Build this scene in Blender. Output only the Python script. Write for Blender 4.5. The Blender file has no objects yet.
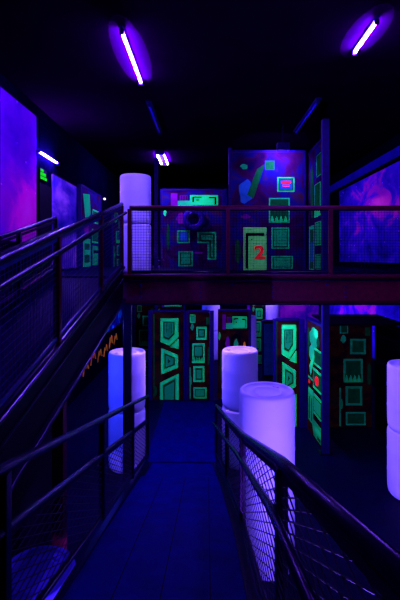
import bpy, bmesh, math, random
from mathutils import Vector, Matrix
random.seed(7)
C = bpy.context.scene.collection
SC = bpy.context.scene
V = Vector
EYE = 3.1            # camera height above the lower floor
DECK = 2.84          # upper floor
CEIL = 5.7
XL, XR, YB = -2.9, 4.0, 14.0

# ------------------------------------------------------------------ materials
def nt(name):
    m = bpy.data.materials.new(name); m.use_nodes = True
    t = m.node_tree; t.nodes.clear()
    out = t.nodes.new('ShaderNodeOutputMaterial')
    return m, t, out
def mul(c, k): return (c[0]*k, c[1]*k, c[2]*k, 1)
def noise_col(t, stops, scale=6, detail=4, dist=0.0, stretch=(1,1,1), rough=.55):
    tc = t.nodes.new('ShaderNodeTexCoord'); mp = t.nodes.new('ShaderNodeMapping')
    mp.inputs['Scale'].default_value = stretch
    n = t.nodes.new('ShaderNodeTexNoise')
    n.inputs['Scale'].default_value = scale; n.inputs['Detail'].default_value = detail
    n.inputs['Distortion'].default_value = dist; n.inputs['Roughness'].default_value = rough
    r = t.nodes.new('ShaderNodeValToRGB')
    t.links.new(tc.outputs['Object'], mp.inputs['Vector']); t.links.new(mp.outputs['Vector'], n.inputs['Vector'])
    t.links.new(n.outputs['Fac'], r.inputs['Fac'])
    e = r.color_ramp.elements
    while len(e) < len(stops): e.new(.5)
    for i, (p, c) in enumerate(stops):
        e[i].position = p; e[i].color = (c[0], c[1], c[2], 1)
    return r.outputs['Color'], n.outputs['Fac']
def steel(name, c, rough=.4, spec=.5, var=.35, scale=14):
    m, t, out = nt(name)
    b = t.nodes.new('ShaderNodeBsdfPrincipled')
    col, fac = noise_col(t, [(.3, mul(c, 1-var)), (.7, mul(c, 1+var))], scale)
    t.links.new(col, b.inputs['Base Color'])
    b.inputs['Roughness'].default_value = rough
    b.inputs['Specular IOR Level'].default_value = spec
    b.inputs['Specular Tint'].default_value = (1, .45, 1, 1)
    t.links.new(b.outputs[0], out.inputs['Surface'])
    return m
def paint(name, stops, scale=6, detail=4, dist=0., stretch=(1,1,1), gain=1., gloss=.0, rough=.55):
    """fluorescent paint: answers the violet lamps with more green/red than it receives"""
    m, t, out = nt(name)
    col, fac = noise_col(t, stops, scale, detail, dist, stretch, rough)
    vm = t.nodes.new('ShaderNodeVectorMath'); vm.operation = 'SCALE'; vm.inputs['Scale'].default_value = gain
    t.links.new(col, vm.inputs[0])
    d = t.nodes.new('ShaderNodeBsdfDiffuse'); t.links.new(vm.outputs[0], d.inputs['Color'])
    if gloss:
        g = t.nodes.new('ShaderNodeBsdfGlossy'); g.inputs['Roughness'].default_value = .35
        mx = t.nodes.new('ShaderNodeMixShader'); mx.inputs[0].default_value = gloss
        t.links.new(d.outputs[0], mx.inputs[1]); t.links.new(g.outputs[0], mx.inputs[2])
        t.links.new(mx.outputs[0], out.inputs['Surface'])
    else: t.links.new(d.outputs[0], out.inputs['Surface'])
    return m
def flat(name, c, var=.15, scale=9, gain=1., gloss=0.):
    return paint(name, [(.3, mul(c, 1-var)), (.7, mul(c, 1+var))], scale, gain=gain, gloss=gloss)
def glow(name, c, s):
    m, t, out = nt(name); e = t.nodes.new('ShaderNodeEmission')
    e.inputs[0].default_value = (*c, 1); e.inputs[1].default_value = s
    t.links.new(e.outputs[0], out.inputs['Surface']); return m

UV = (.145, .060, 1.0)          # colour of the black-light tubes
LAMP = 780
M = dict(
    floor=steel('floor_paint', (.0005, .0001, .014), .5, .06, .3, 3),
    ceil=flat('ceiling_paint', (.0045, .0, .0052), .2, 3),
    halo=flat('tube_halo_violet', (.020, .0, .022), .05, 3),
    wall=flat('wall_paint', (.0006, .0003, .005), .3, 2),
    deck=steel('deck_coating', (.0003, .0, .060), .6, .02, .3, 5),
    steel=steel('dark_steel', (.0012, .0001, .009), .27, .32),
    wire=steel('wire', (.008, .002, .10), .35, .4),
    dullwire=steel('dull_wire', (.001, .0002, .007), .6, .15),
    beam=steel('beam_steel', (.0004, .0001, .004), .5, .08),
    rampdeck=steel('ramp_deck_coating', (.0002, .0, .012), .6, .04),
    shadedrum=flat('shaded_drum_plastic', (.07, .05, .40), .05, 3),  # a drum in shade: its dimness is put into the plastic colour
    splash=paint('splash_print', [(.40, (.001, .002, .02)), (.55, (.004, .03, .5)), (.7, (.03, 2.2, 1.6))], 2.2, 4, .5),
    maroon=steel('maroon_steel', (.07, .001, .007), .4, .3),
    black=steel('black_board', (.0006, .0004, .002), .7, .05),
    bluepost=steel('blue_post_paint', (.004, .001, .06), .5, .2),
    bandblue=flat('band_blue', (.02, .003, .28), .3, 2),
    housing=steel('lamp_housing', (.006, .001, .06), .5, .2),
    rubber=steel('rubber', (.02, .004, .13), .35, .4),
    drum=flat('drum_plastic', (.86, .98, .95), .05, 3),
    bung=flat('bung_plastic', (.9, .8, .85), .05, 3),
    tube=glow('violet_tube', UV, LAMP),
    floodlens=glow('flood_lens', UV, 1800),
    deckfill=glow('deck_fill_tube', UV, 1050),
    walltube=glow('wall_violet_tube', UV, 1700),
    smallfill=glow('small_fill_tube', UV, 800),
    floorfill=glow('floor_fill_tube', UV, 2400),
    bluefill=glow('blue_fill_tube', (.022, .030, 1.0), 430),
    dead=steel('unlit_tube', (.03, .008, .6), .3, .3),
    exitgreen=glow('exit_light', (.01, 1.0, .02), .75),
    led=glow('led', (.75, .6, 1.0), 2.5),
    base=paint('partition_print', [(.32, (.004, .006, .006)), (.46, (.030, .008, .004)), (.56, (.06, .024, .003)), (.72, (.006, .05, .012))], 3.2, 5, .6),
    base2=paint('purple_print', [(.32, (.004, .003, .03)), (.46, (.05, .004, .025)), (.58, (.008, .012, .10)), (.70, (.09, .03, .014))], 1.8, 5, .6),
    green=flat('green_paint', (.02, 4.4, .16), .2, 12),
    gdark=flat('dark_green_print', (.004, .25, .015), .3, 14),
    gmid=flat('mid_green_print', (.01, 1.25, .085), .35, 20),
    teal=flat('teal_paint', (.02, 2.0, .13), .3, 10),
    pale=flat('pale_green_paint', (.30, 3.4, .12), .25, 8),
    red=flat('red_paint', (3.5, .06, .02), .2, 10),
    orange=flat('orange_paint', (3.4, 1.2, .02), .4, 10),
    blue=flat('blue_paint', (.02, .22, .25), .3, 5),
    violet=flat('violet_paint', (.25, .01, .14), .3, 5),
    ink=flat('black_ink', (.003, .003, .004), .2, 9),
    chalk=flat('faint_chalk', (.9, 1.3, .12), .5, 12),
    nebula=paint('nebula_print', [(.30, (.01, .001, .07)), (.44, (.05, .001, .11)), (.54, (.30, .003, .16)), (.62, (.6, .01, .18)), (.75, (.06, .003, .16))], 1.0, 5, .35, (1, .9, .9), rough=.55, gain=1.6),
    nebblue=paint('blue_nebula_print', [(.34, (.002, .002, .04)), (.50, (.006, .004, .10)), (.60, (.30, .006, .12)), (.68, (.9, .05, .15)), (.80, (.08, .01, .15))], .75, 6, .5, (1, 1.1, .8), rough=.6, gain=4),
    neblilac=paint('lilac_nebula_print', [(.32, (.005, .006, .08)), (.48, (.06, .02, .16)), (.62, (.30, .12, .25)), (.75, (.05, .03, .2))], 1.6, 5, .3, (1, .6, 1), gain=2.6),
)
def nebula(name, stops, scale, stretch, centre, radii, mix, gain, dist=.35):
    """printed space cloud: layered noise, thickest around one spot of the picture"""
    m, t, out = nt(name); N, L = t.nodes.new, t.links.new
    tc = N('ShaderNodeTexCoord')
    mp = N('ShaderNodeMapping'); mp.inputs['Scale'].default_value = stretch; L(tc.outputs['Object'], mp.inputs['Vector'])
    n = N('ShaderNodeTexNoise'); n.inputs['Scale'].default_value = scale; n.inputs['Detail'].default_value = 6; n.inputs['Distortion'].default_value = dist; n.inputs['Roughness'].default_value = .6
    L(mp.outputs['Vector'], n.inputs['Vector'])
    m2 = N('ShaderNodeMapping'); m2.vector_type = 'TEXTURE'; m2.inputs['Location'].default_value = centre; m2.inputs['Scale'].default_value = radii
    L(tc.outputs['Object'], m2.inputs['Vector'])
    g = N('ShaderNodeTexGradient'); g.gradient_type = 'SPHERICAL'; L(m2.outputs['Vector'], g.inputs['Vector'])
    a = N('ShaderNodeMath'); a.operation = 'MULTIPLY'; a.inputs[1].default_value = mix; L(g.outputs['Fac'], a.inputs[0])
    b = N('ShaderNodeMath'); b.operation = 'ADD'; L(a.outputs[0], b.inputs[0]); L(n.outputs['Fac'], b.inputs[1])
    r = N('ShaderNodeValToRGB'); L(b.outputs[0], r.inputs['Fac']); e = r.color_ramp.elements
    while len(e) < len(stops): e.new(.5)
    for i, (p, c) in enumerate(stops): e[i].position = p; e[i].color = (*c, 1)
    st = N('ShaderNodeTexVoronoi'); st.inputs['Scale'].default_value = 5; L(tc.outputs['Object'], st.inputs['Vector'])
    lt = N('ShaderNodeMath'); lt.operation = 'LESS_THAN'; lt.inputs[1].default_value = .07; L(st.outputs['Distance'], lt.inputs[0])
    mxc = N('ShaderNodeMix'); mxc.data_type = 'RGBA'; L(lt.outputs[0], mxc.inputs['Factor']); L(r.outputs['Color'], mxc.inputs[6]); mxc.inputs[7].default_value = (.25, .12, .3, 1)
    vm = N('ShaderNodeVectorMath'); vm.operation = 'SCALE'; vm.inputs['Scale'].default_value = gain; L(mxc.outputs[2], vm.inputs[0])
    d = N('ShaderNodeBsdfDiffuse'); L(vm.outputs[0], d.inputs['Color']); L(d.outputs[0], out.inputs['Surface'])
    return m
M['nebula'] = nebula('nebula_print', [(.30, (.03, .0, .11)), (.50, (.07, .0, .13)), (.66, (.16, .001, .13)), (.82, (.42, .003, .15)), (.97, (.5, .02, .18))], 1.1, (1, .6, .9), (0, 1.3, .35), (3, 1.5, 1.1), .34, 2.6)
M['nebblue'] = nebula('blue_nebula_print', [(.34, (.002, .001, .03)), (.50, (.010, .003, .10)), (.66, (.03, .006, .15)), (.78, (.30, .008, .13)), (.92, (.8, .05, .16))], 2.0, (1, .55, .8), (0, -.1, 1.4), (3, 2.4, 1.1), .36, 4.6, .8)
M['backneb'] = nebula('violet_nebula_print', [(.34, (.002, .001, .03)), (.50, (.03, .003, .10)), (.64, (.25, .006, .14)), (.78, (.6, .04, .16))], 1.6, (1, 1, 1), (0, 0, 1.2), (2, 2, 1.), .3, 4.0)
# ------------------------------------------------------------------ mesh builder
class MB:
    def __init__(s): s.bm = bmesh.new(); s.mi = 0
    def _f(s, vs, smooth=False):
        try:
            f = s.bm.faces.new(vs); f.material_index = s.mi; f.smooth = smooth; return f
        except ValueError: pass
    def hexa(s, p):
        v = [s.bm.verts.new(q) for q in p]
        for i in ((3,2,1,0),(4,5,6,7),(0,1,5,4),(1,2,6,5),(2,3,7,6),(3,0,4,7)): s._f([v[k] for k in i])
    def box(s, a, b):
        (x0,y0,z0),(x1,y1,z1) = a, b
        x0,x1 = min(x0,x1),max(x0,x1); y0,y1=min(y0,y1),max(y0,y1); z0,z1=min(z0,z1),max(z0,z1)
        s.hexa([(x0,y0,z0),(x1,y0,z0),(x1,y1,z0),(x0,y1,z0),(x0,y0,z1),(x1,y0,z1),(x1,y1,z1),(x0,y1,z1)])
    def bar(s, a, b, w, h, up=V((0,0,1))):
        a, b = V(a), V(b); d = (b-a).normalized()
        if abs(d.dot(up)) > .99: up = V((0,1,0))
        r = d.cross(up).normalized(); u = r.cross(d)
        r *= w/2; u *= h/2
        s.hexa([a-r-u, a+r-u, b+r-u, b-r-u, a-r+u, a+r+u, b+r+u, b-r+u])
    def tube(s, a, b, r, n=10, r2=None):
        s.path([a, b], r, n, r2)
    def path(s, pts, r, n=10, r2=None):
        pts = [V(p) for p in pts]; rings = []
        for i, p in enumerate(pts):
            d = ((pts[min(i+1,len(pts)-1)]-pts[max(i-1,0)])).normalized()
            up = V((0,0,1)) if abs(d.z) < .95 else V((1,0,0))
            x = d.cross(up).normalized(); y = x.cross(d)
            rr = r if (r2 is None or i == 0) else r2
            rings.append([s.bm.verts.new(p+x*rr*math.cos(k*2*math.pi/n)+y*rr*math.sin(k*2*math.pi/n)) for k in range(n)])
        for A, B in zip(rings, rings[1:]):
            for k in range(n): s._f([A[k], A[(k+1)%n], B[(k+1)%n], B[k]], n > 5)
        s._f(rings[0][::-1]); s._f(rings[-1])
    def lathe(s, prof, c=(0,0,0), n=40, cap0=True, cap1=True):
        rings = []
        for r, z in prof:
            rings.append([s.bm.verts.new((c[0]+r*math.cos(k*2*math.pi/n), c[1]+r*math.sin(k*2*math.pi/n), c[2]+z)) for k in range(n)])
        for A, B in zip(rings, rings[1:]):
            for k in range(n): s._f([A[k], A[(k+1)%n], B[(k+1)%n], B[k]], True)
        if cap0: s._f(rings[0][::-1])
        if cap1: s._f(rings[-1])
    def torus(s, c, axis, R, r, n=40, m=14, sq=1.0):
        axis = V(axis).normalized(); x = axis.orthogonal().normalized(); y = axis.cross(x); g = []
        for i in range(n):
            a = i*2*math.pi/n; d = x*math.cos(a)+y*math.sin(a)
            g.append([s.bm.verts.new(V(c)+d*(R+r*math.cos(b*2*math.pi/m))+axis*r*sq*math.sin(b*2*math.pi/m)) for b in range(m)])
        for i in range(n):
            for b in range(m): s._f([g[i][b], g[(i+1)%n][b], g[(i+1)%n][(b+1)%m], g[i][(b+1)%m]], True)
    def prism(s, pts, off):
        """closed outline extruded by vector off"""
        a = [s.bm.verts.new(p) for p in pts]; b = [s.bm.verts.new(V(p)+off) for p in pts]; n = len(a)
        s._f(a[::-1]); s._f(b)
        for i in range(n): s._f([a[i], a[(i+1)%n], b[(i+1)%n], b[i]])
    def build(s, name, mats, parent=None, bevel=0, kind=None, origin=None):
        bmesh.ops.recalc_face_normals(s.bm, faces=s.bm.faces)
        root = parent
        while root is not None and root.parent is not None: root = root.parent
        o0 = V(origin) if origin is not None else (V(root.location) if root is not None else V((0,0,0)))
        bmesh.ops.translate(s.bm, verts=s.bm.verts, vec=-o0)
        me = bpy.data.meshes.new(name); s.bm.to_mesh(me); s.bm.free()
        o = bpy.data.objects.new(name, me); C.objects.link(o)
        for m in (mats if isinstance(mats, (list, tuple)) else [mats]): me.materials.append(m)
        if parent is not None: o.parent = parent
        else: o.location = o0
        if bevel:
            b = o.modifiers.new('bevel', 'BEVEL'); b.width = bevel; b.segments = 2; b.limit_method = 'ANGLE'
        if kind: o['kind'] = kind
        return o
def thing(name, label, cat, loc, group=None):
    o = bpy.data.objects.new(name, None); C.objects.link(o); o.location = loc
    o.empty_display_size = .1
    o['label'] = label; o['category'] = cat; o['kind'] = 'thing'
    if group: o['group'] = group
    return o
def tag(o, label, cat, group=None):
    o['label'] = label; o['category'] = cat
    if group: o['group'] = group
    return o
def copy_tree(o, parent=None):
    c = o.copy(); C.objects.link(c); c.parent = parent
    for ch in list(o.children): copy_tree(ch, c)
    return c
def struct(name, a, b, m):
    s = MB(); s.box(a, b); return s.build(name, m, kind='structure')

# ------------------------------------------------------------------ the room
struct('floor', (XL, -3, -.1), (XR, YB, 0), M['floor'])
struct('ceiling', (XL, -3, CEIL), (XR, YB, CEIL+.1), M['ceil'])
struct('wall_left', (XL-.1, -3, -.1), (XL, YB, CEIL+.1), M['wall'])
struct('wall_right', (XR, -3, -.1), (XR+.1, YB, CEIL+.1), M['wall'])
struct('wall_back', (XL, YB, -.1), (XR, YB+.1, CEIL+.1), M['wall'])
struct('wall_front', (XL, -3.1, -.1), (XR, -3, CEIL+.1), M['wall'])
struct('floor_upper', (XL, 5.70, DECK-.16), (XR, YB, DECK), M['rampdeck'])
struct('floor_landing', (-2.25, -2.6, 1.36), (.40, .28, 1.5), M['deck'])
struct('floor_landing_step', (-.86, .281, 1.36), (.29, .885, 1.5), M['deck'])
s = MB(); s.box((XL, 6.86, DECK), (XL+.03, 7.40, 4.40)); s.build('door_1', M['black'], kind='structure')
s = MB()
s.box((XR-.05, 6.2, 5.13), (XR, YB, 5.2)); s.build('trim_1', M['black'], kind='structure')
s = MB()
s.box((XR-.03, 6.2, 5.2), (XR, YB, 5.42)); s.build('trim_2', M['bandblue'], kind='structure')

# ------------------------------------------------------------------ wire infills and railings
def wires(P, L, H, kind, pitch, r, k=.30):
    """P(s,t) -> point; L,H in metres.  one mesh of wires for one bay"""
    s = MB()
    if kind == 'square':
        n = max(2, round(L/pitch)); m = max(2, round(H/pitch))
        for i in range(n+1): s.tube(P(i/n, 0), P(i/n, 1), r, 4)
        for j in range(m+1): s.tube(P(0, j/m), P(1, j/m), r, 4)
    else:
        n = int((L+H/k)/pitch)+1
        for i in range(n+1):
            for sg in (1, -1):
                x0 = i*pitch - (H/k if sg > 0 else 0); x1 = x0 + sg*H/k
                a, b = (x0, 0.), (x1, H)
                def clip(a, b):
                    (ax, ay), (bx, by) = a, b
                    for lim, up in ((0, False), (L, True)):
                        if (ax > lim) == up and ax != lim and (bx > lim) == up and bx != lim: return None
                    for lim, up in ((0, False), (L, True)):
                        if ((ax > lim) if up else (ax < lim)):
                            t = (lim-ax)/(bx-ax); ax, ay = lim, ay+t*(by-ay)
                        if ((bx > lim) if up else (bx < lim)):
                            t = (lim-bx)/(ax-bx); bx, by = lim, by+t*(ay-by)
                    return (ax, ay), (bx, by)
                q = clip(a, b)
                if q and abs(q[0][0]-q[1][0]) > .004:
                    s.tube(P(q[0][0]/L, q[0][1]/H), P(q[1][0]/L, q[1][1]/H), r, 4)
    return s
def railing(name, label, pts, h, mids, mesh, pitch, wr, mats, top=(.06, .05), post=.05, mesh_t=(.08, .9), foot=.0, group=None, full=False):
    """pts: foot points of the posts; a bay between each two of them"""
    pts = [V(p) for p in pts]; up = V((0,0,1))
    hs = h if isinstance(h, list) else [h]*len(pts)
    t = thing(name, label, 'railing', pts[0], group)
    for i, p in enumerate(pts):
        s = MB(); s.box((p.x-post/2, p.y-post/2, p.z-foot), (p.x+post/2, p.y+post/2, p.z+hs[i]-.02))
        s.build('post', mats['post'], t, .004)
    s = MB(); s.path([p+up*q for p, q in zip(pts, hs)], top[0]/2, 14); s.build('top_rail', mats['top'], t)
    for mz, r, off in mids:
        ms = mz if isinstance(mz, list) else [mz]*len(pts)
        s = MB(); s.path([p+up*q+V((off, 0, 0)) for p, q in zip(pts, ms)], r, 10); s.build('mid_rail', mats['mid'], t)
    if mesh:
        for a, b, ha, hb in zip(pts, pts[1:], hs, hs[1:]):
            L = (b-a).length; lo, hi = mesh_t; hi = (ha+hb)/2-.05 if full else hi
            P = lambda u, v: a+(b-a)*u+up*(lo+((ha+(hb-ha)*u-.05 if full else hi)-lo)*v)
            s = wires(P, L, hi-lo, mesh, pitch, wr)
            s.bar(P(0,0), P(1,0), .012, .03); s.bar(P(0,1), P(1,1), .012, .03)
            s.build('mesh_infill', mats['mesh'], t)
    return t
RM = dict(post=M['maroon'], top=M['steel'], mid=M['steel'], mesh=M['wire'])
RB = dict(post=M['maroon'], top=M['maroon'], mid=M['steel'], mesh=M['steel'])
RD = dict(post=M['steel'], top=M['steel'], mid=M['steel'], mesh=M['dullwire'])

up_z = lambda y: DECK-.234*(5.64-y)
dn_z = lambda y: min(1.5, .29*(6.06-y))

# up ramp ---------------------------------------------------------------
t = thing('ramp', 'dark steel ramp climbing from the left foreground to the upper walkway', 'ramp', (-1.7, .3, 1.5))
y0, y1 = .31, 5.57
def slab(s, xa, xb, ya, yb, f, d0, d1):
    s.hexa([(xa,ya,f(ya)+d0),(xb,ya,f(ya)+d0),(xb,yb,f(yb)+d0),(xa,yb,f(yb)+d0),
            (xa,ya,f(ya)+d1),(xb,ya,f(ya)+d1),(xb,yb,f(yb)+d1),(xa,yb,f(yb)+d1)])
s = MB(); slab(s, -2.08, -1.19, y0, y1, up_z, -.06, 0); s.build('deck', M['rampdeck'], t)
for x, sg in ((-1.18, 1), (-2.09, -1)):
    s = MB(); slab(s, x-.01, x+.01, y0, y1, up_z, -.284, .134); s.build('beam_web', M['beam'], t)
    for lo, hi, w in ((.135, .165, .045), (-.02, .005, .03), (-.32, -.285, .055)):
        s = MB(); slab(s, min(x-.012*sg, x+w*sg), max(x-.012*sg, x+w*sg), y0, y1, up_z, lo, hi); s.build('beam_flange', M['steel'], t, .009)
for x in (-1.18, -2.09):
    for y in (3.20,):
        s = MB(); s.box((x-.045, y-.045, 0), (x+.045, y+.045, up_z(y)-.33)); s.box((x-.09, y-.09, 0), (x+.09, y+.09, .015))
        s.build('support_post', M['maroon'], t, .004)
ys = (.36, 1.75, 3.16, 4.45, 5.53)
railing('ramp_railing', 'mesh-filled railing on the near side of the climbing left ramp, ending at the upper walkway',
        [(-1.18, y, up_z(y)+.17) for y in ys], .86, [(.74, .022, .055), (.02, .012, 0)], 'square', .05, .0022, RM, top=(.056, .06), mesh_t=(.04, .82))
railing('ramp_railing', 'dark railing on the wall side of the climbing left ramp, below the purple nebula mural',
        [(-2.09, y, up_z(y)+.17) for y in ys], .67, [(.53, .022, .055), (.02, .012, 0)], 'square', .05, .0022, RD, top=(.05, .06), mesh_t=(.04, .62))

# down ramp -------------------------------------------------------------
RX = [(.34, .317), (1.68, .312), (3.32, .295), (4.7, .235), (5.98, .14)]      # right edge (y, x)
LXx = -.89
t = thing('ramp', 'wide dark blue ramp running down the middle to the painted partitions', 'ramp', (-.3, 6, 0))
pl = [(-.87, .89), (-.87, 6.05)] + [(x-.02, y) for y, x in RX[:0:-1]] + [(.294, .89)]
s = MB()
top = [V((x, y, dn_z(y))) for x, y in pl]; bot = [V((x, y, max(dn_z(y)-.05, .001))) for x, y in pl]
a = [s.bm.verts.new(p) for p in top]; b = [s.bm.verts.new(p) for p in bot]; n = len(a)
s._f(a); s._f(b[::-1])
for i in range(n): s._f([a[i], a[(i+1)%n], b[(i+1)%n], b[i]])
bmesh.ops.triangulate(s.bm, faces=[f for f in s.bm.faces if len(f.verts) > 4])
s.build('deck', M['deck'], t)
for x0 in (-.57, -.28, .02):
    s = MB(); slab(s, x0-.004, x0+.004, .9, 5.2, dn_z, .0005, .003); s.build('seam_strip', M['black'], t)
rn = thing('floor_tone_strip', 'dark blue strip that carries the ramp tone over the lower floor, between the foot of the middle ramp and the green partitions', 'tone_strip', (-.35, 7.3, .001))  # strip laid over the floor to continue the deck's blue tone
q = MB(); q.box((-.93, 6.07, .001), (.16, 8.62, .008)); q.build('tone_strip', M['deck'], rn)
def edge(pts, sg):
    s = MB()
    for (xa, ya), (xb, yb) in zip(pts, pts[1:]):
        A, B = V((xa, ya, dn_z(ya))), V((xb, yb, dn_z(yb)))
        up = V((0,0,1))
        s.bar(A+up*.05, B+up*.05, .02, .10)
        s.bar(A+up*.10, B+up*.10, .05, .02)
        s.bar(A+V((-.04*sg,0,.012)), B+V((-.04*sg,0,.012)), .06, .02)
    return s
edge([(LXx, .31), (LXx, 6.03)], -1).build('edge_channel', M['steel'], t)
edge([(x, max(y,.31)) for y, x in RX], 1).build('edge_channel', M['steel'], t)
for y in (1.6, 3.4):
    for x in (-.78, .2):
        s = MB(); s.box((x-.04, y-.04, 0), (x+.04, y+.04, dn_z(y)-.045)); s.build('support_post', M['steel'], t)
railing('ramp_railing', 'railing along the left edge of the descending middle ramp, ending beside the white drums',
        [(LXx, y, dn_z(y)+.11) for y in (.36, 1.75, 3.4, 4.75, 5.98)], [.95, .82, .85, .88, .90], [(.55, .022, .0), (.02, .014, 0)], 'diamond', .17, .003, RD, top=(.05, .06), mesh_t=(.04, .52))
railing('ramp_railing', 'curving mesh railing along the right edge of the descending middle ramp',
        [(x, y, dn_z(y)+.11) for y, x in RX], [1.08, .865, .73, .71, .76], [([.76, .67, .57, .50, .50], .020, -.045), (.02, .014, 0)], 'diamond', .17, .0032, RD, top=(.048, .05), mesh_t=(.04, .69), full=True)

# upper walkway: beam, column, railing --------------------------------------
t = thing('walkway_beam', 'long bolted maroon steel beam carrying the front of the upper walkway', 'beam', (1.3, 5.64, DECK-.4))
BY = 5.64; bx0 = -1.27
s = MB(); s.box((bx0, BY, DECK-.38), (XR-.005, BY+.025, DECK+.03)); s.build('web', M['maroon'], t)
s = MB(); s.box((bx0, BY-.05, DECK-.40), (XR-.005, BY+.05, DECK-.375)); s.build('bottom_flange', M['steel'], t, .006)
s = MB(); s.box((bx0, BY-.05, DECK+.0), (XR-.005, BY+.05, DECK+.03)); s.build('top_flange', M['maroon'], t, .006)
s = MB(); s.box((bx0, BY-.035, DECK-.07), (XR-.005, BY-.0, DECK-.05)); s.build('ledge', M['steel'], t, .004)
for x in (-.93, -.09, .93, 1.95, 2.9):
    for dz in (-.15, -.22, -.29):
        s = MB(); s.path([(x, BY-.022, DECK+dz), (x, BY, DECK+dz)], .014, 6); s.build('bolt', M['bluepost'], t)
for x in (-.93, .36, 1.69, 3.1):
    s = MB(); s.path([(x, BY-.026, DECK-.115), (x, BY, DECK-.115)], .02, 6); s.build('bolt', M['bluepost'], t)
s = MB(); s.box((-1.175, BY-.05, 0), (-1.06, BY+.03, DECK-.40)); s.box((-1.23, BY-.10, 0), (-1.0, BY+.04, .015)); s.build('support_post', M['steel'], t, .006)
railing('walkway_railing', 'mesh guard railing along the front of the upper walkway, across the whole view',
        [(x, BY, DECK+.03) for x in (-1.09, .297, 1.74, 3.18, 3.95)], .94, [(.03, .015, 0)], 'square', .040, .0021, RB, top=(.06, .06), post=.055, mesh_t=(.04, .91))
t = thing('column', 'tall blue steel column standing just behind the walkway, at the edge of the green partition', 'column', (1.88, 6.36, 0))
s = MB(); s.box((1.825, 6.31, 0), (1.935, 6.41, 5.3)); s.build('shaft', M['bluepost'], t, .006)
s = MB(); s.box((1.78, 6.27, 0), (1.98, 6.45, .015)); s.build('base_plate', M['steel'], t)
t = thing('column', 'slim dark steel column rising at the left end of the numbered door print', 'column', (.48, 8.3, DECK))
s = MB(); s.box((.44, 8.15, DECK), (.50, 8.21, 5.35)); s.build('shaft', M['bluepost'], t, .004)
s = MB(); s.box((.41, 8.12, DECK), (.53, 8.24, DECK+.012)); s.build('base_plate', M['steel'], t)
t = thing('column', 'slim dark steel column right of the print with the round tyre', 'column', (.49, 10.7, DECK))
s = MB(); s.box((.45, 10.66, DECK), (.53, 10.74, 4.95)); s.build('shaft', M['bluepost'], t, .004)
s = MB(); s.box((.42, 10.63, DECK), (.56, 10.77, DECK+.012)); s.build('base_plate', M['steel'], t)
t = thing('column', 'slim blue steel column between the upper drums and the tyre print', 'column', (-1.27, 9.7, DECK))
s = MB(); s.box((-1.28, 9.66, DECK), (-1.18, 9.67, 5.52)); s.build('shaft', M['bluepost'], t, .004)
s = MB(); s.box((-1.33, 9.61, DECK), (-1.13, 9.79, DECK+.012)); s.build('base_plate', M['steel'], t)

# ------------------------------------------------------------------ drums
def make_drum(loc, R=.28, H=.88):
    t = thing('drum', '', 'drum', loc, 'white plastic drums')
    x, y, z = loc
    s = MB()
    prof = [(R*.80, 0), (R*.90, .006), (R*.965, .03), (R*.99, .07), (R, .14), (R, .27), (R*1.008, .29), (R*1.008, .31), (R, .33),
            (R, .55), (R*1.008, .57), (R*1.008, .59), (R, .61), (R, H-.06), (R*.993, H-.03), (R*.975, H-.012), (R*.94, H-.002), (R*.90, H), (R*.85, H-.010)]
    s.lathe([(r, q) for r, q in prof], loc, 48, True, False); s.build('body', M['drum'], t)
    s = MB()
    s.lathe([(R*.86, H-.012), (R*.82, H-.030), (R*.60, H-.034), (R*.57, H-.022), (R*.50, H-.020), (R*.47, H-.034), (R*.2, H-.037), (.004, H-.037)], loc, 48, False, True)
    lid = s.build('lid', M['drum'], t)
    for a in (.6, .6+math.pi):
        s = MB(); s.lathe([(.035, H-.036), (.035, H-.016), (.028, H-.012), (.003, H-.012)], (x+R*.69*math.cos(a), y+R*.69*math.sin(a), z), 16, False, True)
        s.build('bung', M['bung'], lid)
    return t
proto = None
def drum(x, y, z, label, rot=0., sc=1.):
    global proto
    if proto is None: proto = o = make_drum((0, 0, 0))
    else: o = copy_tree(proto)
    o.location = (x, y, z); o.rotation_euler = (0, 0, rot); o['label'] = label
    o.scale = (sc, sc, sc)
H = .882
drum(.61, 4.08, H, 'large glowing white drum, topmost of the stack right behind the ramp mesh', .3)
drum(.61, 4.08, 0, 'white drum seen through the diamond mesh, bottom of the nearest stack', 1.)
drum(.50, 6.08, H*.97, 'white drum on top of the second stack, right of the two green partitions', 2., .97)
drum(.50, 6.08, 0, 'white drum at the bottom of the second stack, behind the ramp railing', .8, .97)
drum(-1.195, 5.98, H*.97, 'white drum on top of the stack behind the black walkway post', 1.4, .97)
drum(-1.195, 5.98, 0, 'white drum at the bottom of the stack behind the black walkway post', .2, .97)
drum(2.66, 5.25, H*.97, 'white drum at the right picture edge, topmost of its stack', 1.1, .97)
drum(2.66, 5.25, 0, 'white drum at the right picture edge, bottom of its stack', 2.5, .97)
drum(-1.24, 6.95, DECK+H*.955, 'white drum on the upper floor, topmost of the stack behind the railing', .9, .955)
drum(-1.24, 6.95, DECK, 'white drum on the upper floor, bottom of the stack behind the mesh', 2.2, .955)
drum(.86, 9.25, H, 'far white drum peeping out beside the dark-ring print, top of its stack', .7)
drum(.86, 9.25, 0, 'far white drum beside the dark-ring print, bottom of its stack', 1.7)
drum(1.93, 12.2, H, 'distant white drum under the walkway, above the trapezoid print right of the second stack', .4)
drum(1.93, 12.2, 0, 'distant white drum on the floor behind the right-hand trapezoid print', 1.9)
drum(.12, 12.3, H, 'distant white drum whose lid shows above the squares print', 2.9)
drum(.12, 12.3, 0, 'distant white drum on the floor directly behind the squares print', .1)
drum(-1.22, 2.83, 0, 'single dim blue drum behind the mesh at the lower left corner, its shade put into the colour', .5)
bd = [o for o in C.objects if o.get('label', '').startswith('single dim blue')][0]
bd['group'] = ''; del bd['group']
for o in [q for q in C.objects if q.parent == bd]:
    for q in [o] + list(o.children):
        q.data = q.data.copy(); q.data.materials[0] = M['shadedrum']

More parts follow.
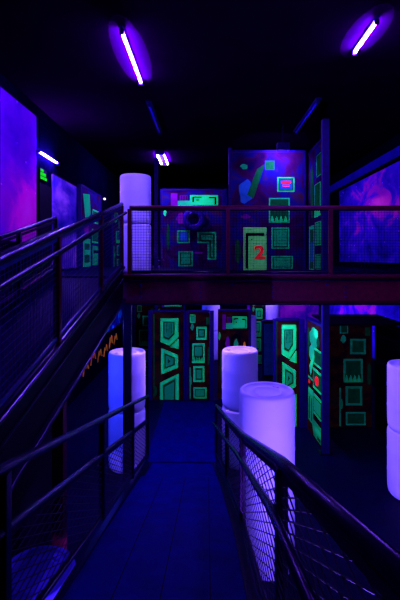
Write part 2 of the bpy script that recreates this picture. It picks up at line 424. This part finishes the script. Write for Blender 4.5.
# ------------------------------------------------------------------ painted partitions
PM = ['base', 'green', 'gdark', 'gmid', 'teal', 'pale', 'red', 'blue', 'violet', 'ink', 'orange', 'base2']
IX = {k: i for i, k in enumerate(PM)}
class Board:
    """front face in crop pixels: frame (x0,x1,ytop,ybot)"""
    def __init__(s, p0, p1, z0, z1, fr, base='base', thick=.05):
        s.p0, s.p1 = V((*p0, 0)), V((*p1, 0)); s.z0, s.z1, s.fr = z0, z1, fr
        s.U = (s.p1-s.p0); s.W = s.U.length; s.U.normalize(); s.N = V((s.U.y, -s.U.x, 0))
        s.mb = MB(); s.mb.mi = IX[base]
        a, b = s.p0, s.p1; back = -s.N*thick
        s.mb.hexa([a+V((0,0,z0)), b+V((0,0,z0)), b+back+V((0,0,z0)), a+back+V((0,0,z0)), a+V((0,0,z1)), b+V((0,0,z1)), b+back+V((0,0,z1)), a+back+V((0,0,z1))])
        s.thick = thick
    def pt(s, x, y):
        x0, x1, ya, yb = s.fr
        u = min(max((x-x0)/(x1-x0), .004), .996); v = min(max((y-ya)/(yb-ya), .003), .997)
        return s.p0 + s.U*(u*s.W) + V((0,0,s.z1-(s.z1-s.z0)*v))
    def poly(s, pts, mat, lay=1):
        s.mb.mi = IX[mat]
        base = [s.pt(*p)-s.N*.002 for p in pts]
        s.mb.prism(base, s.N*(.002+.0022*lay))
    def rect(s, x0, x1, y0, y1, mat, lay=1): s.poly([(x0,y0),(x1,y0),(x1,y1),(x0,y1)], mat, lay)
    def sq(s, x0, x1, y0, y1, line='green', fill='gmid', w=.14, lay=1):
        d = min(x1-x0, y1-y0)*w
        s.rect(x0, x1, y0, y1, line, lay); s.rect(x0+d, x1-d, y0+d, y1-d, 'gdark', lay+1)
        s.rect(x0+2*d, x1-2*d, y0+2*d, y1-2*d, fill, lay+2)
    def blob(s, x, y, rx, ry, mat, lay=1, seed=0):
        r = random.Random(seed+int(x*7+y*3)); n = 14
        s.poly([(x+rx*math.cos(i*2*math.pi/n)*r.uniform(.75, 1.1), y+ry*math.sin(i*2*math.pi/n)*r.uniform(.75, 1.1)) for i in range(n)], mat, lay)
    def zig(s, x0, x1, y0, y1, lay, n=4):
        w = (x1-x0)/n
        for i in range(n): s.poly([(x0+i*w, y1), (x0+i*w+w*.35, y0), (x0+(i+.85)*w, y1)], 'green', lay)
    def ring(s, x, y, ro, ri, mat, lay, k=1.):
        n = 24
        for i in range(n):
            a, b = i*2*math.pi/n, (i+1)*2*math.pi/n
            s.poly([(x+ro*math.cos(a), y+ro*k*math.sin(a)), (x+ro*math.cos(b), y+ro*k*math.sin(b)), (x+ri*math.cos(b), y+ri*k*math.sin(b)), (x+ri*math.cos(a), y+ri*k*math.sin(a))], mat, lay)
    def digit(s, ch, cx, cy, hpx, mat, lay):
        cu = bpy.data.curves.new('digit', 'FONT'); cu.body = ch; cu.align_x = 'CENTER'; cu.align_y = 'CENTER'; cu.size = 1.; cu.resolution_u = 3; cu.offset = .03
        o = bpy.data.objects.new('digit', cu); C.objects.link(o)
        dg = bpy.context.evaluated_depsgraph_get(); me = bpy.data.meshes.new_from_object(o.evaluated_get(dg))
        ys = [v.co.y for v in me.vertices]; xs = [v.co.x for v in me.vertices]
        k = hpx/(max(ys)-min(ys)); mx, my = (max(xs)+min(xs))/2, (max(ys)+min(ys))/2
        off = s.N*.0022*lay; s.mb.mi = IX[mat]
        vs = [s.mb.bm.verts.new(s.pt(cx+(v.co.x-mx)*k*1.1, cy-(v.co.y-my)*k)+off) for v in me.vertices]
        for p in me.polygons: s.mb._f([vs[i] for i in p.vertices])
        bpy.data.objects.remove(o); bpy.data.curves.remove(cu); bpy.data.meshes.remove(me)
    def finish(s, label, posts=(.07, .07), cap=.04, cat='partition', group='printed maze partitions', name='partition', pm=None):
        mid = (s.p0+s.p1)/2
        t = thing(name, label, cat, (mid.x, mid.y, s.z0), group)
        s.mb.build('board', [M[k] for k in PM], t)
        pm = pm or M['bluepost']
        for p, w, sg in ((s.p0, posts[0], -1), (s.p1, posts[1], 1)):
            if not w: continue
            q = MB(); a = p+s.U*sg*.003+s.N*.02; b = p+s.U*sg*(w)+s.N*.02; bk = -s.N*(s.thick+.04)
            up0, up1 = V((0,0,s.z0)), V((0,0,s.z1+.03))
            q.hexa([a+up0, b+up0, b+bk+up0, a+bk+up0, a+up1, b+up1, b+bk+up1, a+bk+up1]); q.build('frame_post', pm, t, .004)
        if cap:
            q = MB(); a = s.p0+s.N*.015+V((0,0,s.z1+.001)); b = s.p1+s.N*.015+V((0,0,s.z1+.001)); bk = -s.N*(s.thick+.03); up = V((0,0,cap))
            q.hexa([a, b, b+bk, a+bk, a+up, b+up, b+bk+up, a+bk+up]); q.build('top_cap', pm, t)
        return t

def print_trapezoids(b):
    P, G = b.poly, 'green'
    P([(57,93),(150,93),(150,190),(105,235),(57,215)], G, 1)
    P([(70,110),(131,110),(131,178),(100,207),(70,196)], 'gdark', 2); P([(77,116),(124,116),(124,170),(100,195),(77,186)], 'gmid', 3)
    for x in (86, 95, 104, 113): b.rect(x, x+3, 118, 168, 'gdark', 4)
    P([(107,242),(152,200),(152,252)], G, 1)
    P([(60,248),(148,285),(148,350),(60,385)], G, 1); P([(76,272),(133,296),(133,338),(76,360)], 'gdark', 2); P([(84,286),(124,302),(124,332),(84,347)], 'gmid', 3)
    P([(96,304),(110,316),(96,330)], 'gdark', 4)
    P([(55,430),(152,382),(152,517),(55,517)], G, 1); P([(69,441),(136,405),(136,517),(69,517)], 'gdark', 2); P([(78,452),(127,424),(127,517),(78,517)], 'gmid', 3)
    b.blob(36, 240, 14, 26, 'red', 1) if False else None
    b.blob(30, 470, 8, 30, 'gdark', 1); b.rect(20, 26, 70, 510, 'gdark', 1)
def print_squares(b, line='green', fill='gmid', w=.12):
    b.sq(193, 228, 75, 118, line, fill); b.blob(207, 143, 13, 18, 'gmid', 1)
    b.sq(236, 304, 142, 212, line, fill)
    b.sq(208, 290, 233, 340, line, fill, .11); b.rect(214, 284, 300, 334, 'gdark', 4); b.zig(214, 284, 305, 336, 5)
    b.sq(217, 288, 358, 445, line, fill)
    b.sq(218, 303, 475, 535, line, fill, .12)
    b.rect(190, 197, 365, 540, 'gmid', 1); b.blob(200, 440, 6, 26, 'gmid', 1); b.blob(318, 300, 9, 60, 'gdark', 1)
    b.rect(300, 322, 90, 128, 'gdark', 1)
def print_ell(b, ring=False):
    b.rect(165, 322, 73, 142, 'green', 1)
    b.rect(175, 188, 82, 122, 'ink', 2); b.rect(188, 232, 80, 92, 'ink', 2); b.rect(196, 216, 100, 112, 'ink', 2); b.rect(268, 314, 84, 96, 'ink', 2); b.rect(302, 314, 96, 138, 'ink', 2)
    b.rect(95, 165, 112, 145, 'teal', 1); b.rect(55, 92, 60, 150, 'violet', 1); b.rect(105, 150, 75, 108, 'violet', 1)
    for x in (112, 122, 132, 142): b.rect(x, x+5, 78, 106, 'ink', 2)
    b.sq(90, 162, 315, 402, 'teal', 'blue', .10)
    b.poly([(205,325),(312,325),(312,518),(264,518),(264,402),(205,402)], 'teal', 1)
    b.poly([(213,334),(304,334),(304,509),(272,509),(272,393),(213,393)], 'gdark', 2)
    b.poly([(228,346),(292,346),(292,496),(283,496),(283,380),(228,380)], 'gmid', 3)
    b.sq(97, 180, 458, 562, 'teal', 'gmid', .10)
    b.blob(22, 190, 9, 26, 'green', 1); b.blob(112, 235, 26, 45, 'violet', 1); b.blob(298, 248, 12, 24, 'orange', 1) if ring else None
    b.blob(40, 360, 10, 100, 'gdark', 1); b.blob(210, 468, 30, 8, 'violet', 1)
    if ring: b.ring(205, 238, 58, 34, 'ink', 3, 1.1); b.blob(205, 238, 25, 34, 'gmid', 2)

# lower level
b = Board((-1.19, 8.73), (-.52, 8.73), 0, 1.92, (15, 175, 60, 520)); print_trapezoids(b)
b.finish('partition of green trapezoids at the end of the ramp, left of the squares print', (.09, .05))
b = Board((-.40, 8.73), (.06, 8.73), 0, 1.92, (184, 325, 60, 545)); print_squares(b)
b.finish('partition of stacked green squares at the end of the ramp, beside the trapezoid print', (.06, .09))
b = Board((.24, 8.80), (.92, 8.80), 0, 1.93, (5, 345, 40, 570)); print_ell(b, True)
b.finish('partition with a dark ring and bright green block, half behind the second drum stack', (.0, .05))
b = Board((1.27, 7.34), (1.69, 7.34), 0, 1.95, (20, 170, 75, 520)); print_trapezoids(b)
b.finish('partition of green trapezoids on the right, behind the nearest white drum', (.05, .10))
b = Board((1.83, 7.30), (1.86, 6.45), 0, 1.98, (0, 100, 0, 100))
b.blob(45, 14, 30, 10, 'gmid', 1); b.blob(35, 28, 20, 8, 'teal', 1, 3); b.blob(60, 8, 16, 4, 'green', 2); b.poly([(20,40),(45,26),(50,30),(25,48)], 'green', 2); b.blob(75, 15, 10, 5, 'gdark', 2)
b.sq(50, 97, 21, 35, 'green', 'gdark', .09, 3); b.sq(45, 97, 39, 56, 'green', 'gdark', .10, 3); b.blob(70, 48, 13, 4.5, 'red', 6)
b.rect(8, 42, 60, 90, 'gmid', 1); b.rect(10, 40, 61, 65, 'green', 2); b.rect(14, 20, 68, 88, 'gdark', 2); b.rect(28, 34, 68, 88, 'gdark', 2)
b.sq(48, 96, 61, 78, 'green', 'gmid', .09, 3); b.poly([(30,84),(97,84),(97,98),(45,98)], 'gmid', 1); b.rect(55, 90, 88, 92, 'green', 2); b.rect(70, 90, 94, 97, 'gdark', 2)
b.blob(15, 55, 5, 2, 'red', 2); b.blob(12, 20, 7, 14, 'gdark', 3); b.rect(8, 40, 50, 52, 'gmid', 1)
b.finish('bright green side-on partition with an orange-red spot, left of the blue column', (.04, 0))
b = Board((2.12, 7.32), (3.02, 7.32), 0, 1.95, (120, 330, 60, 545)); print_squares(b, 'gmid', 'gdark')  # darker greens than the open squares print: the bay's shade is in them
b.finish('dim partition of faint squares in the dark bay right of the blue column', (.04, .0), pm=M['black'])
b = Board((3.06, 7.30), (3.09, 6.30), 0, 1.93, (0, 100, 0, 100)); b.rect(1, 99, 1, 99, 'ink', 1)
b.finish('plain black side-on partition closing the dark bay behind the right-edge drums', (0, .05), pm=M['black'])
b = Board((-1.85, 10.4), (-1.38, 10.4), 0, 1.93, (184, 325, 60, 545)); print_squares(b, 'gmid', 'gdark')
b.finish('dim partition of squares left of the ramp-end trapezoids, past the walkway post', (.05, .05))
b = Board((-1.55, 12.6), (-.75, 12.6), 0, 1.96, (5, 345, 40, 570)); print_ell(b)
b.finish('distant partition whose green top edge shows above the ramp-end trapezoids', (.05, .05))
b = Board((1.28, 11.6), (1.66, 11.6), 0, 1.96, (184, 325, 60, 545)); print_squares(b)
b.finish('distant partition of green squares between the second stack and the right trapezoids', (.04, .04))
b = Board((1.46, 10.4), (1.76, 10.4), 0, 1.45, (0, 100, 0, 100)); b.rect(6, 94, 4, 96, 'blue', 1)
b.finish('short plain blue partition between the second drum stack and the right trapezoids', (.03, .03))
t = thing('roof_board', 'flat black board roofing the dark bay right of the blue column', 'board', (2.5, 6.8, 2.02))
s = MB(); s.box((1.94, 6.34, 2.025), (3.16, 7.42, 2.055)); s.build('board', M['black'], t)
# upper level
b = Board((-1.23, 10.95), (.41, 10.95), DECK, 4.95, (5, 345, 40, 570), 'base2'); print_ell(b)
b.finish('upper partition with the round tyre and green block, left of the numbered door print', (.05, .04))
b = Board((.50, 8.25), (2.00, 8.25), DECK, 5.28, (25, 305, 20, 520), 'base2')
b.sq(155, 192, 55, 95, 'blue', 'gdark', .06); b.sq(202, 268, 125, 187, 'teal', 'blue', .07); b.rect(216, 254, 142, 150, 'red', 5); b.rect(222, 250, 158, 164, 'red', 5)
b.sq(170, 250, 213, 318, 'teal', 'gdark', .06); b.rect(176, 244, 280, 312, 'gdark', 4); b.zig(176, 244, 288, 314, 5)
b.sq(180, 248, 338, 427, 'teal', 'gmid', .07); b.sq(180, 262, 458, 512, 'teal', 'gmid', .08)
b.rect(72, 160, 338, 518, 'pale', 1); b.rect(80, 152, 361, 374, 'ink', 2); b.rect(80, 91, 361, 512, 'ink', 2); b.rect(95, 158, 380, 516, 'pale', 3)
b.blob(105, 388, 4, 4, 'ink', 4); b.digit('2', 134, 442, 58, 'red', 5)
b.blob(82, 185, 30, 55, 'blue', 1); b.blob(75, 80, 16, 12, 'gmid', 1); b.poly([(85,200),(125,90),(155,70),(110,215)], 'gdark', 2); b.blob(80, 292, 20, 10, 'violet', 1); b.blob(50, 440, 12, 60, 'gdark', 1)
b.finish('tall upper partition printed with a pale green door numbered 2 in red', (.0, .04))
b = Board((2.08, 8.2), (2.05, 6.95), DECK, 5.2, (300, 385, 20, 520), 'base2')
b.sq(345, 372, 60, 145, 'teal', 'gdark', .08); b.sq(335, 365, 170, 265, 'teal', 'gdark', .08); b.zig(335, 365, 262, 300, 2, 3); b.sq(338, 368, 322, 415, 'teal', 'gmid', .1)
b.rect(305, 332, 330, 515, 'teal', 1); b.rect(310, 328, 345, 510, 'gdark', 2); b.rect(314, 326, 400, 480, 'blue', 3); b.sq(340, 372, 450, 510, 'teal', 'gmid', .1); b.blob(320, 180, 9, 120, 'gdark', 1)
b.finish('narrow side-on upper partition of green squares, left of the tall blue column', (0, .05))
b = Board((-2.82, 8.95), (-2.82, 10.6), DECK, 4.72, (0, 100, 0, 100), 'base2')
b.poly([(10,8),(40,5),(45,30),(20,40)], 'gmid', 1); b.sq(55, 90, 22, 40, 'teal', 'gdark', .1); b.sq(52, 95, 48, 66, 'teal', 'gdark', .1)
b.rect(10, 45, 62, 97, 'teal', 1); b.rect(15, 40, 68, 76, 'gdark', 2); b.rect(15, 40, 82, 92, 'gdark', 2); b.rect(55, 95, 70, 96, 'gmid', 1); b.rect(60, 90, 76, 80, 'ink', 2); b.blob(25, 50, 14, 6, 'violet', 1)
b.finish('green and teal printed partition against the far left upper wall', (.04, .04))
b = Board((-2.70, 11.5), (-2.25, 11.5), DECK, 4.45, (184, 325, 60, 545)); print_squares(b, 'gmid', 'gdark')
b.finish('dim printed partition of squares standing deep in the upper left corner', (.04, .04))

# tyre hung on the upper print
t = thing('tyre', 'round dark tyre hung on the upper print above its green squares', 'tyre', (-.354, 10.82, 3.85))
s = MB(); s.torus((-.354, 10.85, 4.15), (0,1,0), .225, .085, 44, 16, .9); s.build('tread', M['rubber'], t)
s = MB(); s.torus((-.354, 10.79, 4.15), (0,1,0), .175, .018, 40, 8); s.build('bead_rim', M['rubber'], t)

# ------------------------------------------------------------------ murals on the walls
def mural(label, a, b, m, frame=.03, name='mural'):
    t = thing(name, label, 'mural', ((a[0]+b[0])/2, (a[1]+b[1])/2, min(a[2], b[2])))
    s = MB(); s.box(a, b); s.build('print', m, t)
    z0, z1 = min(a[2], b[2]), max(a[2], b[2])
    (xa, ya), (xb, yb) = (a[0], a[1]), (b[0], b[1])
    for q in ((z1+.001, z1+frame), (z0-frame, z0-.001)):
        s = MB(); s.box((xa, ya, q[0]), (xb, yb, q[1])); s.build('frame_strip', M['black'], t)
    return t
mural('huge purple nebula mural high on the left wall at the picture edge', (XL+.002, 3.6, 3.35), (XL+.03, 6.73, 5.48), M['nebula'])
mural('narrow lilac and blue mural on the left wall under the wall-mounted tube', (XL+.002, 7.46, DECK+.05), (XL+.03, 8.80, 4.66), M['neblilac'])
mural('wide blue and magenta nebula mural on the right wall above the walkway', (XR-.03, 6.9, 3.0), (XR-.002, 12.0, 5.10), M['nebblue'])
mural('purple and blue mural on the lower right wall beneath the upper floor', (XR-.03, 7.6, .7), (XR-.002, 13.8, 2.2), M['nebblue'])
mural('violet mural on the lower back wall seen under the walkway', (1.4, YB-.03, .5), (3.9, YB-.002, 2.2), M['backneb'])
mural('bright blue splash mural low on the left wall beyond the climbing ramp', (XL+.002, 11.6, .95), (XL+.03, 13.6, 1.75), M['splash'])
def strokes(label, lines, r, m, base, name='graffiti'):
    s = MB()
    for ln in lines: s.path(ln, r, 5)
    o = s.build(name, m, None, origin=base); tag(o, label, 'graffiti'); return o
rg = random.Random(4)
ln = []
for i in range(7):
    y = 8.7+i*.62; z = .50+.06*rg.uniform(-1, 1)
    ln.append([(XL+.016, y, z-.12), (XL+.016, y+.12, z+.16*rg.uniform(.6, 1.2)), (XL+.016, y+.2, z+.02), (XL+.016, y+.3, z+.22*rg.uniform(.6, 1)), (XL+.016, y+.42, z-.05)])
strokes('orange scrawl of graffiti low on the dark left wall, seen beneath the climbing ramp', ln, .014, M['orange'], (XL, 8.7, .4))
t = thing('skirt_panel', 'dark panel under the climbing left ramp with a faint chalk scrawl', 'panel', (-1.62, 2.6, 0))
s = MB(); s.prism([(-1.64, .55, .0), (-1.64, 4.5, 0), (-1.64, 4.5, up_z(4.5)-.34), (-1.64, .55, up_z(.55)-.34)], V((.025, 0, 0))); s.build('board', M['black'], t)
s = MB()
for i in range(7):
    y = 3.15+i*.16; z = 1.32+.03*i
    s.path([(-1.612, y, z-.06), (-1.612, y+.05, z+.10*rg.uniform(.4, 1.1)), (-1.612, y+.09, z-.02), (-1.612, y+.14, z+.05)], .005, 4)
s.build('chalk_scrawl', M['chalk'], t)

# ------------------------------------------------------------------ lamps
def lamp(label, x, ya, yb, z_top, lit=True, twin=0, tube='tube', w=.045, group='black-light batten lamps'):
    t = thing('batten_lamp', label, 'lamp', (x, (ya+yb)/2, z_top), group)
    s = MB(); s.box((x-w/2-twin/2, ya-.06, z_top-.03), (x+w/2+twin/2, yb+.06, z_top-.0025)); s.build('housing', M['housing'], t, .004)
    if lit and z_top == CEIL:                       # added oval plate, stands in for the bloom around a lit tube
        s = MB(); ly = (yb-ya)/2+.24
        s.prism([(x+.22*math.cos(k*math.pi/24), (ya+yb)/2+ly*math.sin(k*math.pi/24), z_top-.002) for k in range(48)], V((0, 0, .0015))); s.build('halo_plate', M['halo'], t)
    for dx in ((-twin/2, twin/2) if twin else (0,)):
        s = MB(); s.tube((x+dx, ya, z_top-.050), (x+dx, yb, z_top-.050), .017, 8); s.build('tube', M[tube] if lit else M['dead'], t)
    for y in (ya, yb):
        s = MB(); s.box((x-.025-twin/2, y-.02 if y == ya else y+.001, z_top-.085), (x+.025+twin/2, y-.001 if y == ya else y+.02, z_top-.029)); s.build('lamp_holder', M['housing'], t)
    return t
lamp('bright violet tube lamp on the ceiling, the large one left of centre', -.96, 4.51, 5.80, CEIL)
lamp('unlit blue tube lamp on the ceiling, in line behind the large left tube', -.965, 6.66, 8.12, CEIL, False, w=.09)
lamp('small bright twin-tube lamp on the ceiling, above the tyre print', -1.15, 9.75, 10.85, CEIL, True, .17)
lamp('short bright violet tube lamp on the ceiling at the upper right corner', 1.83, 4.32, 4.95, CEIL)
lamp('unlit blue tube lamp on the ceiling, in line behind the short right tube', 1.81, 6.53, 8.1, CEIL, False, w=.09)
lamp('lit tube lamp on the ceiling overhead, behind the viewpoint on the left', -.92, -2.2, -1.0, CEIL)
lamp('lit tube lamp on the ceiling out of view on the right, set forward to brighten the nearest drum lid', 1.83, 2.45, 3.65, CEIL)  # unseen lamp placed ahead of the camera to light the drum lid
lamp('added unseen tube lamp under the upper floor in front of the ramp-end partitions', -.35, 5.85, 6.85, DECK-.16, tube='deckfill')  # added behind the beam to light the ramp-end prints and drums
lamp('added unseen tube lamp under the upper floor in front of the right trapezoid print', 1.0, 6.5, 7.1, DECK-.16, tube='smallfill')  # added out of sight to brighten the right-hand prints
lamp('added unseen tube lamp under the upper floor far back by the distant drums', 1.6, 10.9, 11.9, DECK-.16, tube='smallfill')  # added lamp, never in view, for the far lower area
lamp('added unseen blue tube lamp under the upper floor near the splash mural on the far left wall', -2.2, 10.6, 11.8, DECK-.16, True, 0, 'bluefill')  # added to bring up the splash mural
lb = lamp('added unseen blue tube lamp slung under the climbing left ramp', -1.95, 4.3, 5.3, 2.05, True, 0, 'bluefill')  # added below the ramp deck to tint the left drums blue
for y in (4.45, 5.15):
    s = MB(); s.box((-1.96, y-.008, 2.052), (-1.94, y+.008, up_z(y)-.061)); s.build('hanger', M['steel'], lb)
lf = thing('batten_lamp', 'added violet tube lamp, out of view, standing on the lower floor beside the middle ramp', 'lamp', (.85, 1.9, 0), 'black-light batten lamps')  # added outside the view to brighten the nearest drum
s = MB(); s.box((.82, 1.2, .06), (.88, 2.6, .10)); s.build('housing', M['housing'], lf, .006)
s = MB(); s.tube((.85, 1.3, .15), (.85, 2.5, .15), .019, 8); s.build('tube', M['floorfill'], lf)
for y in (1.4, 2.4):
    s = MB(); s.box((.72, y-.01, 0), (.98, y+.01, .02)); s.box((.84, y-.01, .02), (.86, y+.01, .061)); s.build('foot', M['housing'], lf)
for y in (1.28, 2.5):
    s = MB(); s.box((.83, y, .099), (.87, y+.02, .175)); s.build('lamp_holder', M['housing'], lf)
# wall tube
t = thing('wall_lamp', 'slanting violet tube lamp mounted on the left wall above the lilac mural', 'lamp', (XL, 7.2, 4.9))
s = MB(); s.box((XL, 6.76, 4.885), (XL+.03, 7.62, 4.925)); s.build('housing', M['housing'], t, .005)
s = MB(); s.tube((XL+.065, 6.79, 4.90), (XL+.065, 7.57, 4.90), .011, 8); s.build('tube', M['walltube'], t)
for y in (6.771, 7.571):
    s = MB(); s.box((XL+.031, y, 4.885), (XL+.082, y+.018, 4.918)); s.build('lamp_holder', M['housing'], t)
# flood over the numbered print, shining onto it
t = thing('floodlight', 'small hooded floodlight over the top of the numbered door print', 'lamp', (1.48, 7.79, 5.2))
s = MB()
s.box((1.36, 7.72, 5.19), (1.60, 7.74, 5.31)); s.box((1.36, 7.72, 5.311), (1.60, 7.86, 5.33)); s.box((1.36, 7.741, 5.19), (1.38, 7.86, 5.31)); s.box((1.58, 7.741, 5.19), (1.60, 7.86, 5.31))
s.build('hood', M['housing'], t)
s = MB(); s.box((1.40, 7.745, 5.21), (1.56, 7.76, 5.29)); s.build('lens', M['floodlens'], t)
s = MB(); s.bar((1.48, 7.79, 5.331), (1.48, 7.79, CEIL), .02, .02); s.build('bracket', M['steel'], t)
# exit sign, spot
t = thing('exit_sign', 'small glowing green sign above the dark doorway on the left wall', 'sign', (XL+.03, 7.06, 4.45))
s = MB(); s.box((XL+.002, 6.88, 4.46), (XL+.028, 7.18, 4.66)); s.build('case', M['black'], t)
s = MB()
s.box((XL+.028, 6.90, 4.475), (XL+.032, 7.16, 4.52)); s.box((XL+.028, 6.90, 4.535), (XL+.032, 7.12, 4.59)); s.box((XL+.028, 6.91, 4.605), (XL+.032, 7.02, 4.645)); s.build('lit_face', M['exitgreen'], t)
t = thing('spotlight', 'tiny white spot lamp at the far end of the upper left wall', 'lamp', (-2.75, 10.9, 4.6))
s = MB(); s.tube((XL, 10.92, 4.71), (-2.80, 10.92, 4.71), .02, 10); s.build('arm', M['housing'], t)
s = MB(); s.lathe([(.004, 0), (.03, .01), (.03, .05), (.004, .06)], (-2.79, 10.90, 4.68), 12); s.build('bulb', M['led'], t)

# ------------------------------------------------------------------ camera, world, view
cam = bpy.data.cameras.new('camera'); co = bpy.data.objects.new('camera', cam); C.objects.link(co); SC.camera = co
co.location = (0, 0, EYE); co.rotation_euler = (math.pi/2, 0, 0)
cam.sensor_fit = 'VERTICAL'; cam.sensor_height = 36; cam.lens = 24; cam.clip_start = .02
cam.shift_x = -7/600; cam.shift_y = -42/600
w = bpy.data.worlds.new('world'); SC.world = w; w.use_nodes = True
w.node_tree.nodes['Background'].inputs[0].default_value = (.1, .05, 1, 1); w.node_tree.nodes['Background'].inputs[1].default_value = .0
vs = SC.view_settings; SC.display_settings.display_device = 'sRGB'
vs.view_transform = 'Standard'; vs.look = 'None'; vs.exposure = 0; vs.gamma = 1; vs.use_curve_mapping = False
cy = SC.cycles
cy.use_denoising = True
cy.max_bounces = 6; cy.diffuse_bounces = 2; cy.glossy_bounces = 3
cy.sample_clamp_indirect = 4
